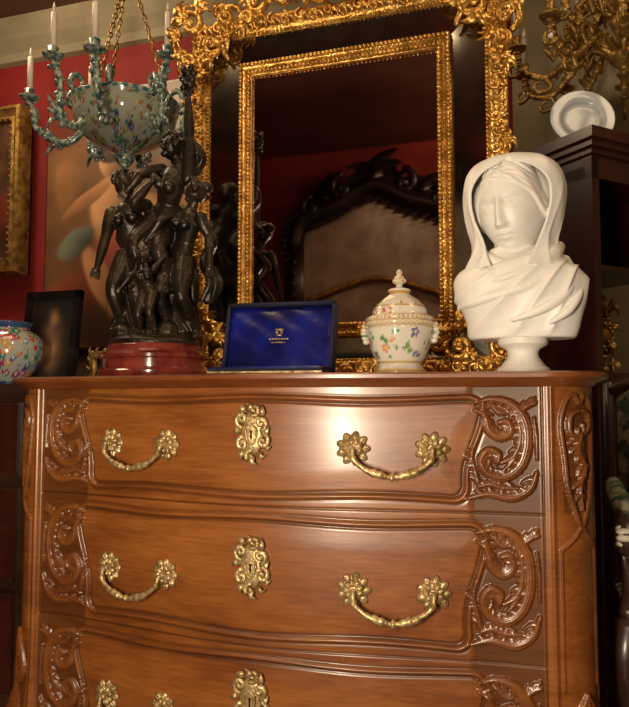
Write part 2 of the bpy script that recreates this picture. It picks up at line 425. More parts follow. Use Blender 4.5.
    def esc(zc,idx):
        b=MB(); c,T,Nn=frame(0); c=c+Vector((0,-.003,zc))
        y=c.y
        b.ball(c,(.026,.008,.046),n=14,m=10)
        def vol(ax,az,size,a0,tr,dr): 
            p=volute((c.x+ax,c.z+az),size,a0,tr,dr,decay=.22,y=y-.004,rise=.003); b.tube(p,[.0055,.006,.005,.004],n=7)
        vol(-.022,.030,.018,-pi/2,1.3,-1); vol(.020,.022,.016,-pi/2,1.3,1)
        vol(-.020,-.022,.016,pi/2,1.3,1); vol(.024,-.016,.017,pi/2,1.3,-1)
        vol(.006,.050,.014,-pi*.7,1.2,1); vol(-.004,-.048,.013,pi*.4,1.2,1)
        for a,u,an,sz in ((0,.045,pi/2,.022),(-.012,.045,2.3,.022),(.018,.038,.8,.022),(0,-.044,-pi/2,.024),(.014,-.040,-.8,.020),(-.016,-.036,-2.4,.020),(-.026,.005,2.9,.018),(.026,.002,.2,.018),(-.03,.03,2.6,.014),(.03,-.028,-.3,.014)):
            leaf(b,(c.x+a,c.z+u),an,sz,y-.003,w=.42)
        b.tube(spline([(c.x,y-.008,c.z+.02),(c.x-.012,y-.009,c.z+.008),(c.x-.008,y-.009,c.z-.014),(c.x,y-.009,c.z-.022),(c.x+.008,y-.009,c.z-.014),(c.x+.012,y-.009,c.z+.008),(c.x,y-.008,c.z+.02)],5),.0022,n=5)
        b.ball((c.x,y-.006,c.z+.004),(.0035,.004,.0035),mi=1); b.box(c.x-.0016,c.x+.0016,y-.0098,y-.004,c.z-.011,c.z+.003,mi=1)
        b.obj('keyhole_escutcheon_%d'%idx,['brass','hole'],parent=G)
    for i,(zp,ze) in enumerate(((.808,.836),(.527,.563),(.244,.295))):
        pull(-.29,zp,2*i+1); pull(.29,zp,2*i+2); esc(ze,i+1)
chest()
TOP=.962

# ---------------------------------------------------------------- gilt mirror
def giltmirror():
    G=grp('gilt_mirror',(.035,.5,TOP))
    x0,x1,z0,z1=-.440,.510,TOP+.003,2.075
    b=MB()
    ring(b,x0,x1,z0,z1,[(0,.52),(0,.485),(.008,.472),(.018,.476),(.024,.484),(.034,.468),(.046,.470),(.052,.484),(.058,.490),(.058,.52)])
    def beads(xa,xb,za,zb,step,r,y):
        for (p,q) in (((xa,za),(xb,za)),((xb,za),(xb,zb)),((xb,zb),(xa,zb)),((xa,zb),(xa,za))):
            L=math.hypot(q[0]-p[0],q[1]-p[1]); n=int(L/step)
            for i in range(n):
                t=i/n; b.ball((p[0]+(q[0]-p[0])*t,y,p[1]+(q[1]-p[1])*t),r,n=7,m=5)
    beads(x0+.055,x1-.055,z0+.055,z1-.055,.012,.0048,.484)
    gx0,gx1,gz0,gz1=-.241,.319,1.128,1.893
    w=.040
    ring(b,gx0-w,gx1+w,gz0-w,gz1+w,[(0,.515),(0,.490),(.006,.484),(.012,.490),(.016,.494),(.022,.490),(.031,.488),(.037,.488),(.040,.494),(.040,.515)])
    beads(gx0-.007,gx1+.007,gz0-.007,gz1+.007,.0125,.0066,.480)
    beads(gx0-.033,gx1+.033,gz0-.033,gz1+.033,.0125,.0066,.480)
    beads(gx0-.020,gx1+.020,gz0-.020,gz1+.020,.008,.0035,.488)
    def along(p,q,n,outang):
        for i in range(n):
            t=(i+.5)/n; c=(p[0]+(q[0]-p[0])*t,p[1]+(q[1]-p[1])*t)
            da=math.atan2(q[1]-p[1],q[0]-p[0]); f=1 if i%2 else -1
            fan(b,c,da,.034,.470,n=3,spread=1.5)
            v=volute(c,.022,da+pi/2*f,1.2,f,y=.466,rise=.004); b.tube(v,[.005,.006,.0045,.0035],n=6)
            if i%3==0: leaf(b,c,outang,.034,.476,w=.3); leaf(b,c,outang+.7,.026,.476,w=.3)
    m=.029
    along((x0+m,z0+m),(x0+m,z1-m),24,pi); along((x1-m,z0+m),(x1-m,z1-m),24,0)
    along((x0+m,z0+m),(x1-m,z0+m),20,pi/2); along((x0+m,z1-m),(x1-m,z1-m),20,pi/2)
    def corner(cx,cz,sx,sz,k=1.0):
        def P(a,u): return (cx+sx*a*k,cz+sz*u*k)
        def vv(a,u,size,a0,tr,dr,r=.012):
            a0=math.atan2(sz*math.sin(a0),sx*math.cos(a0)); dr=dr*sx*sz
            p=volute(P(a,u),size*k,a0,tr,dr,decay=.2,y=.462,rise=.012); b.tube(p,[r*.8*k,r*k,r*.8*k,r*.5*k],n=8)
            for i in range(2,len(p)-8,3):
                b.ball((p[i][0],p[i][1]-r*.5,p[i][2]),r*.55*k,n=6,m=4)
            b.ball((P(a,u)[0],.450,P(a,u)[1]),r*.9*k)
        vv(.03,.03,.052,pi*.2,1.4,1); vv(-.10,.035,.045,pi*.9,1.4,-1); vv(.035,-.10,.045,-pi*.4,1.4,1)
        vv(-.045,-.045,.036,pi*1.2,1.3,1); vv(-.17,.02,.030,0,1.3,1); vv(.02,-.17,.030,pi/2,1.3,-1)
        for a,u,an,sz_ in ((.05,.05,pi/4,.07),(0,.07,pi/2,.06),(.07,0,0,.06),(-.06,.05,2.2,.055),(.05,-.06,-.6,.055),(-.13,.0,pi*1.1,.05),(0,-.13,-pi*.6,.05),(-.08,-.03,pi*1.2,.06),(-.03,-.08,-pi*.7,.06),(-.2,.02,pi,.045),(.02,-.2,-pi/2,.045)):
            an=math.atan2(sz*math.sin(an),sx*math.cos(an)); fan(b,P(a,u),an,sz_*k,.466,n=5)
        b.tube(spline([(P(-.02,-.02)[0],.462,P(-.02,-.02)[1]),(P(-.07,-.05)[0],.455,P(-.07,-.05)[1]),(P(-.10,-.10)[0],.468,P(-.10,-.10)[1])],6),[.016*k,.013*k,.006*k],n=8,flat=.6,flatdir=(0,1,0))
    corner(x0+.035,z1-.035,-1,1,.95); corner(x1-.035,z1-.035,1,1,1.0)
    corner(x0+.045,z0+.10,-1,-1,.72); corner(x1-.05,z0+.115,1,-1,.85)
    for sx in (-1,1):
        for k,(a,u,s,a0) in enumerate(((.07,.05,.06,pi),(.17,.03,.045,0),(.26,.03,.035,pi))):
            p=volute((.035+sx*a,z1+u),s,a0 if sx>0 else pi-a0,1.4,sx,y=.47,rise=.01); b.tube(p,[.012,.013,.009,.006],n=8)
            fan(b,(.035+sx*a,z1+u),pi/2+sx*-.4,.06,.47)
    fan(b,(.035,z1+.02),pi/2,.17,.475,n=9,spread=2.6); 
    for xx,an in ((x0+.01,pi),(x1-.01,0)):
        for zz in (1.35,1.60,1.82):
            fan(b,(xx,zz),an,.042,.474,n=5,spread=2.4)
            for f in (-1,1):
                p=volute((xx,zz+f*.045),.025,an+f*1.2,1.3,f*(1 if an==0 else -1),y=.466,rise=.006); b.tube(p,[.006,.007,.005],n=6)
    b.v=[(p[0],p[1],max(p[2],TOP+.001)) for p in b.v]
    b.obj('carved_gilt_frame',['gold'],parent=G)
    b=MB(); b.box(x0+.02,x1-.02,.516,.53,z0+.01,z1-.02); b.obj('backing_board',['darkwood'],parent=G,smooth=False)
    b=MB(); b.box(gx0-.004,gx1+.004,.497,.505,gz0-.004,gz1+.004); b.obj('mirror_plate',['glass'],parent=G,smooth=False)
    b=MB()
    a0,a1,c0,c1=x0+.05,x1-.05,z0+.05,z1-.05; i0,i1,k0,k1=gx0-.035,gx1+.035,gz0-.035,gz1+.035
    O=[(a0,.492,c0),(a1,.492,c0),(a1,.492,c1),(a0,.492,c1)]; I=[(i0,.502,k0),(i1,.502,k0),(i1,.502,k1),(i0,.502,k1)]
    b.v=O+I; b.f=[(j,(j+1)%4,4+(j+1)%4,4+j) for j in range(4)]; b.m=[0]*4
    b.obj('mirror_border_strips',['glass2'],parent=G,smooth=False,recalc=False)
giltmirror()

# ---------------------------------------------------------------- marble bust
def bust():
    cx,cy=.538,.20
    b=MB()
    nu,nv=170,150
    hx,hy,hz=.074,.090,.110
    R=Matrix.Rotation(math.radians(-20),3,'Z')@Matrix.Rotation(math.radians(8),3,'X')@Matrix.Rotation(math.radians(-4),3,'Y')
    hc=Vector((cx-.010,cy-.012,TOP+.374))
    def g(x,z,x0,z0,sx,sz): return math.exp(-((x-x0)/sx)**2-((z-z0)/sz)**2)
    rows=[]
    for i in range(nv+1):
        f=pi*(i/nv); row=[]
        for j in range(nu):
            a=2*pi*j/nu
            dx,dy,dz=math.sin(f)*math.cos(a),math.sin(f)*math.sin(a),math.cos(f)
            x,y,z=hx*dx,hy*dy,hz*dz
            if z<0: 
                k=1-.30*(min(1,-z/hz))**2.2; x*=k
                if y>0: y*=1-.45*(-z/hz)
                else: y*=1-.07*(-z/hz)
            fr=max(0,-dy)
            if fr>0:
                w=min(1,fr*2.2); w=w*w*(3-2*w)
                d=0
                for s in (-1,1):
                    d-=.0095*g(x,z,s*.025,.005,.016,.011)
                    d-=.0025*g(x,z,s*.012,.006,.006,.010)
                    d+=.0072*g(x,z,s*.028,-.001,.0125,.0072)
                    d+=.0026*g(x,z,s*.028,.0065,.014,.0016)
                    d-=.0024*g(x,z,s*.028,.0100,.014,.0018)
                    d+=.0018*g(x,z,s*.028,-.0070,.012,.0015)
                    d+=.0022*g(x,z,s*.030,.021,.020,.0060)
                    d+=.006*g(x,z,s*.036,-.036,.024,.026)
                    d+=.0062*g(x,z,s*.0090,-.040,.0052,.0055)
                tz=(z-.016)/(-.042-.016)
                if -.3<tz<1.25:
                    tt=max(0,min(1,tz)); hgt=.006+.016*tt**1.2
                    fall=1 if tz<=1 else math.exp(-((tz-1)/.09)**2)
                    if tz<0: fall=math.exp(-(tz/.25)**2)
                    d+=hgt*fall*math.exp(-(x/(.0066+.0025*tt))**2)
                d-=.003*g(x,z,0,-.050,.004,.004)
                d+=.0072*g(x,z,0,-.0590,.0145,.0042)+.0080*g(x,z,0,-.0690,.0120,.0050)
                d-=.0062*g(x,z,0,-.0640,.016,.0017)
                d-=.004*g(x,z,0,-.078,.012,.0042)
                d+=.0070*g(x,z,0,-.092,.018,.013)
                d+=.005*g(x,z,0,-.066,.034,.022)
                d+=.002*g(x,z,0,.05,.05,.03)
                y-=d*w
            row.append(hc+R@Vector((x,y,z)))
        rows.append(row)
    b.grid(rows,cu=True)
    def L(p): return hc+R@Vector(p)
    for s in (-1,1):
        for k in range(7):
            o=k*.0075
            pts=[(s*.003,-.076+o*.9,.062+o*1.0),(s*.022,-.074+o*.9,.058+o),(s*.045,-.064+o*.9,.041+o),(s*.062,-.046+o,.015+o*.8),(s*.071+s*o*.15,-.026+o*1.0,-.012),(s*.075,-.008+o*.7,-.035)]
            pts=[L((p[0],p[1]-.0030*math.sin(i*2.2+k),p[2]+.004*math.sin(i*2.5+k*1.7))) for i,p in enumerate(pts)]
            b.tube(spline(pts,6),[.003,.0058,.0064,.006,.006,.005],n=8)
        b.ball(L((s*.073,-.002,-.012)),(.006,.012,.018),R)
    b.tube([(cx-.005,cy+.015,TOP+.19),(cx-.006,cy+.008,TOP+.26),(cx-.010,cy-.002,TOP+.34)],[.064,.050,.046],n=20)
    zs=[.080,.084,.10,.13,.16,.19,.215,.235,.250,.265,.285]
    xl=[-.108,-.114,-.118,-.126,-.138,-.148,-.150,-.138,-.112,-.085,-.06]
    xr=[.112,.117,.120,.126,.133,.139,.139,.126,.100,.075,.055]
    yd=[.055,.060,.066,.076,.084,.088,.086,.080,.072,.062,.05]
    P=np.array(spline([(a,l,r,d) for a,l,r,d in zip(zs,xl,xr,yd)],7)); rows=[]
    for (zz,l,r,d) in P:
        row=[]; mx=(l+r)/2; hw=(r-l)/2
        for j in range(180):
            a=2*pi*j/180; ca,sa=math.cos(a),math.sin(a)
            x=mx+hw*math.copysign(abs(ca)**.8,ca); y=d*math.copysign(abs(sa)**.85,sa)
            # folds radiate from the right shoulder across the chest
            ang=math.atan2(zz-.34,x-.16); ph=ang*26+6*x
            rid=1-abs(math.sin(ph*.5))
            fold=(.0085*rid**1.6-.002)*(1 if sa<.3 else .3)*min(1,max(0,(zz-.08)/.02))
            row.append((cx+x+ca*fold,cy+.01+y+sa*fold,TOP+zz))
        rows.append(row)
    o=b.grid(rows,cu=True)
    b.f.append(tuple(o+j for j in range(180))[::-1]);b.m.append(0)
    q=o+(len(rows)-1)*180; b.f.append(tuple(q+j for j in range(180)));b.m.append(0)
    F=[([(.085,.02,.290),(.070,-.035,.265),(.028,-.064,.244),(-.035,-.070,.228),(-.10,-.052,.214),(-.140,-.01,.205)],[.014,.019,.020,.019,.015,.008]),
       ([(.088,.01,.280),(.074,-.045,.250),(.027,-.076,.226),(-.035,-.082,.208),(-.10,-.060,.192)],[.006,.009,.010,.009,.005]),
       ([(.095,.01,.262),(.086,-.042,.226),(.035,-.074,.196),(-.04,-.080,.174),(-.10,-.062,.160),(-.135,-.02,.154)],[.009,.012,.013,.012,.010,.006]),
       ([(-.090,.01,.300),(-.083,-.03,.272),(-.055,-.058,.250),(-.01,-.068,.236)],[.012,.016,.015,.008]),
       ([(.10,.01,.262),(.112,-.030,.215),(.09,-.066,.168),(.04,-.080,.135),(-.02,-.082,.115)],[.007,.010,.011,.010,.005]),
       ([(.115,.0,.225),(.124,-.035,.180),(.10,-.066,.135),(.06,-.074,.108)],[.005,.008,.009,.005])]
    for pts,r in F:
        b.tube([(cx+p[0],cy+.01+p[1],TOP+p[2]) for p in spline(pts,6)],r,n=12)
    rowsv=[]
    prof=[(.500,.012,0),(.497,.045,0),(.490,.070,0),(.478,.090,0),(.462,.103,12),(.445,.110,34),(.42,.114,47),(.39,.113,51),(.36,.108,51),(.33,.100,48),(.305,.094,43),(.285,.094,37),(.265,.100,30),(.248,.108,24),(.235,.112,20)]
    PP=spline(prof,4)
    off=math.radians(-5)
    for zz,r,op in PP:
        opn=math.radians(max(op,.5)); row=[]
        K=100
        for lay,th in ((0,0),(1,.0055)):
            for j in range(K):
                s=j/(K-1); s=s if lay==0 else 1-s
                ang=-pi/2+off+opn+(2*pi-2*opn)*s
                edge=min(s,1-s)
                ca,sa=math.cos(ang),math.sin(ang)
                low=min(1,max(0,(.47-zz)/.15))
                fo=.0013*math.sin(ang*9+zz*30)+(.001+.0028*low)*(1-abs(math.sin(ang*6.5-zz*16)))**2
                rim=.001*math.exp(-(edge/.02)**2)*(1 if op>5 else 0)
                rr=(r-th)+fo*(1 if lay==0 else .5)+rim*(1 if lay==0 else -1)
                ky=1.0 if sa>0 else .84
                row.append((cx-.011+rr*ca,cy+.006+rr*sa*ky,TOP+zz))
        rowsv.append(row)
    o=b.grid(rowsv,cu=True); n=len(rowsv[0])
    b.f.append(tuple(o+j for j in range(n)));b.m.append(0)
    K=n//2; q=o+(len(rowsv)-1)*n
    for j in range(K-1):
        b.f.append((q+j,q+j+1,q+n-2-j,q+n-1-j)); b.m.append(0)
    b.ball((cx-.008,cy+.016,TOP+.395),(.096,.080,.092),n=24,m=16)
    G=grp('veiled_marble_bust',(cx,cy,TOP))
    ob=b.obj('bust_sculpture',['marble'],parent=G)
    md=ob.modifiers.new('r','REMESH'); md.mode='VOXEL'; md.voxel_size=.0016; md.use_smooth_shade=True
    sm=ob.modifiers.new('s','SMOOTH'); sm.factor=.5; sm.iterations=5
    b=MB()
    b.lathe([(.058,.0),(.058,.012),(.054,.016),(.050,.018),(.044,.026),(.036,.036),(.033,.046),(.035,.054),(.042,.060),(.050,.064),(.054,.068),(.054,.080),(.05,.084)],(cx+.003,cy,TOP),n=48)
    b.obj('socle',['marble'],parent=G,sharp=40)
bust()

# ---------------------------------------------------------------- bronze group
def bronze():
    cx,cy=-.427,.26
    G=grp('bronze_figure_group',(cx,cy,TOP))
    b=MB()
    b.lathe([(.150,.0),(.154,.006),(.154,.020),(.148,.026),(.140,.030),(.140,.052),(.146,.056),(.146,.064),(.138,.070),(.128,.076),(.126,.088),(.120,.093)],(cx,cy,TOP),n=64)
    b.obj('red_marble_plinth',['redmarble'],parent=G,sharp=35)
    b=MB(); Z0=TOP+.093
    def V(p): return Vector((cx+p[0],cy+p[1],Z0+p[2]))
    def body(H,pel,chest,neck,head,armL,armR,legL,legR,look=0,tilt=0):
        pel,chest,neck,head=V(pel),V(chest),V(neck),V(head)
        up=(chest-pel).normalized(); side=Vector((1,0,0))-up*up.x; side.normalize(); side=Matrix.Rotation(look*.4,3,up)@side
        fw=side.cross(up)*1.0
        if fw.y>0: fw=-fw
        mid=pel.lerp(chest,.5)+fw*-.01*H
        b.tube(spline([pel-up*.05*H,pel,mid,chest,neck-(neck-chest)*.35,neck,head],5),[.07*H,.088*H,.066*H,.085*H,.066*H,.036*H,.032*H],n=16,flat=.78,flatdir=tuple(fw))
        for s in (-1,1):
            b.ball(chest+side*s*.038*H+fw*.055*H,.034*H)
            b.ball(pel+side*s*.045*H-fw*.03*H,.055*H)
            sh=neck.lerp(chest,.42)+side*s*.098*H; b.ball(sh,.040*H)
            arm=armL if s<0 else armR
            e,hd=V(arm[0]),V(arm[1])
            b.tube(spline([sh,sh.lerp(e,.5),e,e.lerp(hd,.45),hd],4),[.040*H,.038*H,.029*H,.029*H,.018*H],n=10)
            dv=(hd-e).normalized(); sd=dv.orthogonal().normalized()
            b.ball(hd+dv*.015*H,(.018*H,.017*H,.020*H))
            for q in range(5):
                o=sd*(q-2)*.009*H
                b.tube([hd+dv*.02*H+o,hd+dv*.048*H+o*1.3,hd+dv*.064*H+o*1.3+Vector((0,0,-.012*H))],[.007*H,.006*H,.0045*H],n=5)
            leg=legL if s<0 else legR
            k,ft=V(leg[0]),V(leg[1]); hp=pel+side*s*.045*H
            b.tube(spline([hp,hp.lerp(k,.5),k,k.lerp(ft,.4),ft],4),[.068*H,.062*H,.042*H,.044*H,.024*H],n=12)
            b.tube([ft,ft+Vector((.01*s,-.06*H,-.018*H)),ft+Vector((.014*s,-.10*H,-.024*H))],[.024*H,.022*H,.012*H],n=8)
        Rz=Matrix.Rotation(look,3,'Z')@Matrix.Rotation(tilt,3,'Y')
        hd=head+Vector((0,0,.02*H))
        b.ball(hd,(.054*H,.064*H,.072*H),Rz,n=16,m=12)
        b.ball(hd+Rz@Vector((0,-.064*H,-.008*H)),(.010*H,.016*H,.018*H),Rz)
        b.ball(hd+Rz@Vector((0,-.046*H,-.045*H)),(.024*H,.022*H,.020*H),Rz)
        b.ball(hd+Rz@Vector((0,.06*H,.03*H)),(.042*H,.042*H,.036*H),Rz)
        for k in range(11):
            a=k/10*pi; b.ball(hd+Rz@Vector((.056*H*math.cos(a),-.02*H+.012*H*math.sin(k*2.3),.018*H+.056*H*math.sin(a))),.019*H)
    def cloth(pts,r,k=5,spread=.02,seed=0):
        rr=random.Random(seed); P=[np.array(p) for p in spline(pts,7)]; n=len(P)
        for q in range(k):
            a=2*pi*q/k; fa=rr.uniform(1.5,3); 
            path=[]
            for i,p in enumerate(P):
                t=i/(n-1); s=spread*(.5+1.1*t)
                path.append(V((p[0]+s*math.cos(a+fa*t),p[1]+s*.8*math.sin(a+fa*t),p[2]+.004*math.sin(t*9+q))))
            b.tube(path,[r*.8,r*1.1,r,r*1.1,r*.5],n=7)
        b.tube([V(p) for p in P],[spread*.5,spread*.9,spread*1.3],n=10)
    body(.50,(-.062,-.005,.255),(-.080,-.015,.350),(-.078,-.015,.405),(-.092,-.02,.440),((-.128,-.05,.300),(-.135,-.075,.215)),((-.035,-.06,.385),(.010,-.05,.440)),((-.095,-.06,.150),(-.085,.0,.03)),((-.03,-.05,.135),(-.045,.01,.03)),look=.7,tilt=-.2)
    body(.50,(.005,.02,.350),(.040,.005,.440),(.058,.01,.500),(.048,.0,.540),((-.03,-.03,.475),(-.062,-.045,.430)),((.098,.0,.575),(.098,-.01,.680)),((-.035,-.055,.275),(-.020,-.03,.165)),((.045,-.065,.255),(.060,-.02,.150)),look=-.5,tilt=.35)
    body(.46,(.068,.005,.235),(.098,-.005,.325),(.112,-.008,.372),(.128,-.012,.405),((.050,-.06,.330),(.015,-.07,.280)),((.165,-.01,.290),(.178,-.03,.205)),((.045,-.06,.135),(.055,.0,.03)),((.105,-.05,.130),(.12,.02,.03)),look=-.9,tilt=.3)
    body(.26,(.030,-.085,.130),(.024,-.090,.172),(.022,-.09,.200),(.015,-.09,.220),((-.010,-.11,.175),(-.03,-.12,.145)),((.055,-.11,.185),(.078,-.10,.215)),((.015,-.11,.075),(.01,-.09,.028)),((.05,-.115,.08),(.055,-.09,.028)),look=.4)
    cloth([(-.075,-.01,.37),(-.10,.01,.31),(-.055,-.01,.25),(-.075,.0,.15),(-.065,.005,.03)],.010,9,.030,1)
    cloth([(-.06,.02,.26),(-.115,.03,.20),(-.10,.02,.11),(-.13,.02,.05)],.009,5,.016,2)
    cloth([(.03,.03,.42),(-.01,.035,.36),(.035,.03,.30),(-.005,.04,.21),(.02,.04,.08),(.01,.04,.02)],.011,9,.030,3)
    cloth([(.085,.0,.33),(.05,.01,.27),(.085,.01,.20),(.075,.01,.10),(.085,.01,.03)],.010,9,.028,4)
    cloth([(.11,.02,.34),(.155,.03,.29),(.13,.04,.23),(.165,.03,.17),(.14,.03,.12)],.008,4,.012,5)
    cloth([(.095,.01,.57),(.12,.03,.52),(.09,.03,.46),(.13,.04,.41)],.008,4,.010,6)
    cloth([(.05,-.03,.28),(.01,-.055,.24),(-.02,-.05,.17),(-.005,-.04,.08),(-.02,-.04,.02)],.009,6,.020,7)
    for k in range(16):
        b.ball(V((.098+.016*math.sin(k*2.4),-.01+.014*math.cos(k*2.4),.705+.004*k)),.010)
    for k in range(30):
        a=random.random()*2*pi; r=random.random()*.09
        b.ball(V((r*math.cos(a),r*math.sin(a)*.95,.012+.02*random.random())),(.035,.032,.02+.02*random.random()))
    b.lathe([(.122,0),(.120,.012),(.108,.022),(.06,.03),(.01,.034)],(cx,cy,Z0-.001),n=32)
    b.v=[(p[0],p[1],max(p[2],Z0)) for p in b.v]
    ob=b.obj('bronze_figures',['bronze'],parent=G)
    md=ob.modifiers.new('r','REMESH'); md.mode='VOXEL'; md.voxel_size=.0026; md.use_smooth_shade=True
    sm=ob.modifiers.new('s','SMOOTH'); sm.factor=.5; sm.iterations=1
bronze()

# ---------------------------------------------------------------- blue case
def case():
    G=grp('blue_jewellery_case',(-.02,.12,TOP))
    R=Matrix.Rotation(math.radians(4),3,'Z')
    c=(-.024,.135,TOP)
    b=MB(); b.box(-.134,.134,-.10,.0,0,.016,R=R,c=c); b.box(-.126,.126,-.094,-.006,.016,.020,mi=1,R=R,c=c)
    b.box(-.136,.136,-.103,-.099,.005,.009,mi=2,R=R,c=c)
    b.obj('tray',['velvet','satin','brass'],parent=G,smooth=False)
    T=R@Matrix.Rotation(math.radians(-16),3,'X')
    b=MB(); Hh=.188
    b.box(-.137,.137,.004,.030,.012,Hh,R=T,c=c)
    for (x0,x1,z0,z1) in ((-.137,-.130,.012,Hh),(.130,.137,.012,Hh),(-.137,.137,Hh-.007,Hh),(-.137,.137,.012,.018)):
        b.box(x0,x1,-.014,.006,z0,z1,R=T,c=c)
    rows=[]
    for i in range(31):
        row=[]
        for j in range(47):
            u=j/46;v=i/30; x=-.130+.260*u; z=.018+(Hh-.024)*v
            d=.007*(math.sin(pi*u)*math.sin(pi*v)+1e-9)**.35 + .0016*math.sin(u*15+v*9)*math.sin(v*9+u*4)
            row.append(Vector(c)+T@Vector((x,.003-d,z)))
        rows.append(row)
    b.grid(rows,mi=1)
    for k,(x,z,w,h) in enumerate([(0,.118,.010,.005),(-.006,.111,.003,.005),(.006,.111,.003,.005),(0,.104,.007,.004)]+[(-.022+.0063*i,.094,.0024,.0032) for i in range(8)]+[(-.016+.0063*i,.085,.0024,.0026) for i in range(6)]):
        b.box(x-w,x+w,-.0066,-.0042,z-h/2,z+h/2,mi=2,R=T,c=c)
    b.obj('open_lid',['velvet','satin','brass'],parent=G)
    b=MB()
    for x in (-.11,.11):
        b.tube([Vector(c)+R@Vector((x-.012,.001,.016)),Vector(c)+R@Vector((x+.012,.001,.016))],.003)
    b.obj('hinges',['brass'],parent=G)
case()

# ---------------------------------------------------------------- porcelain jar
def flowers(seed,n,z0,z1,pal,rmin,rmax):
    rnd=random.Random(seed); return [(rnd.random()*2*pi,z0+(z1-z0)*rnd.random(),rmin+(rmax-rmin)*rnd.random(),rnd.choice(pal)) for _ in range(n)]
def jar():
    cx,cy=.276,.13
    b=MB()
    prof=[(.050,.0),(.056,.002),(.057,.010),(.050,.018),(.050,.026),(.058,.040),(.067,.062),(.073,.085),(.075,.100),(.074,.106),(.079,.110),(.080,.116),(.074,.120)]
    b.lathe(spline(prof,5),(cx,cy,TOP),n=160,rf=lambda a,z:1+.006*math.cos(8*a))
    prof2=[(.075,.120),(.078,.124),(.076,.129),(.066,.134),(.062,.140),(.061,.146),(.055,.156),(.043,.168),(.030,.178),(.023,.184),(.026,.189),(.024,.194),(.012,.198),(.007,.203),(.010,.208)]
    b.lathe(spline(prof2,5),(cx,cy,TOP),n=160,rf=lambda a,z:1+.012*math.cos(8*a)*(1 if z<.18 else 0))
    for k in range(6):
        a=2*pi*k/6; b.ball((cx+.009*math.cos(a),cy+.009*math.sin(a),TOP+.213),(.0075,.0075,.006))
    b.lathe([(.006,.208),(.012,.214),(.012,.222),(.005,.228),(.008,.232),(.005,.238),(.001,.241)],(cx,cy,TOP),n=20)
    for s in (-1,1):
        for k in range(5):
            b.ball((cx+s*(.080+.003*math.sin(k)),cy,TOP+.112-.009*k),(.008,.009,.0065))
    pal=[(.45,.08,.10),(.10,.10,.36),(.60,.36,.06),(.36,.06,.24),(.6,.2,.15)]
    fl=flowers(3,26,.040,.092,pal,.006,.0105)
    lf=flowers(5,60,.036,.096,[(.10,.22,.07),(.16,.28,.10)],.003,.006)
    rim=flowers(6,40,.13,.165,[(.45,.20,.05),(.5,.12,.1)],.002,.0045)
    def col(p):
        z=p.z-TOP; a=math.atan2(p.y-cy,p.x-cx)%(2*pi); r=math.hypot(p.x-cx,p.y-cy)
        base=(.62,.57,.48)
        if .104<z<.121: return (.50,.28,.08) if math.sin(a*40)*math.sin(z*900)>.1 else (.62,.52,.38)
        if z<.012 : return (.50,.33,.10) if z>.006 or z<.002 else base
        if .121<=z<.131: return (.50,.30,.10) if math.sin(a*48)>0 else base
        if .150<z<.154 or .182<z<.19 : return (.45,.27,.08)
        if z>.205: return (.55,.33,.14) if math.sin(z*700+a*3)>.2 else base
        for L in (fl,lf,rim):
            for (fa,fz,fr,fc) in L:
                da=(a-fa+pi)%(2*pi)-pi; d=math.hypot(da*r,z-fz)
                if d<fr*.4 and L is fl: return (.7,.5,.15)
                pet=fr*(1+.25*math.cos(5*math.atan2(z-fz,da*r)))
                if d<pet: return fc
        if (.026<z<.03): return (.45,.3,.1)
        return base
    b.obj('porcelain_lidded_jar',['porc'],col=col)
jar()

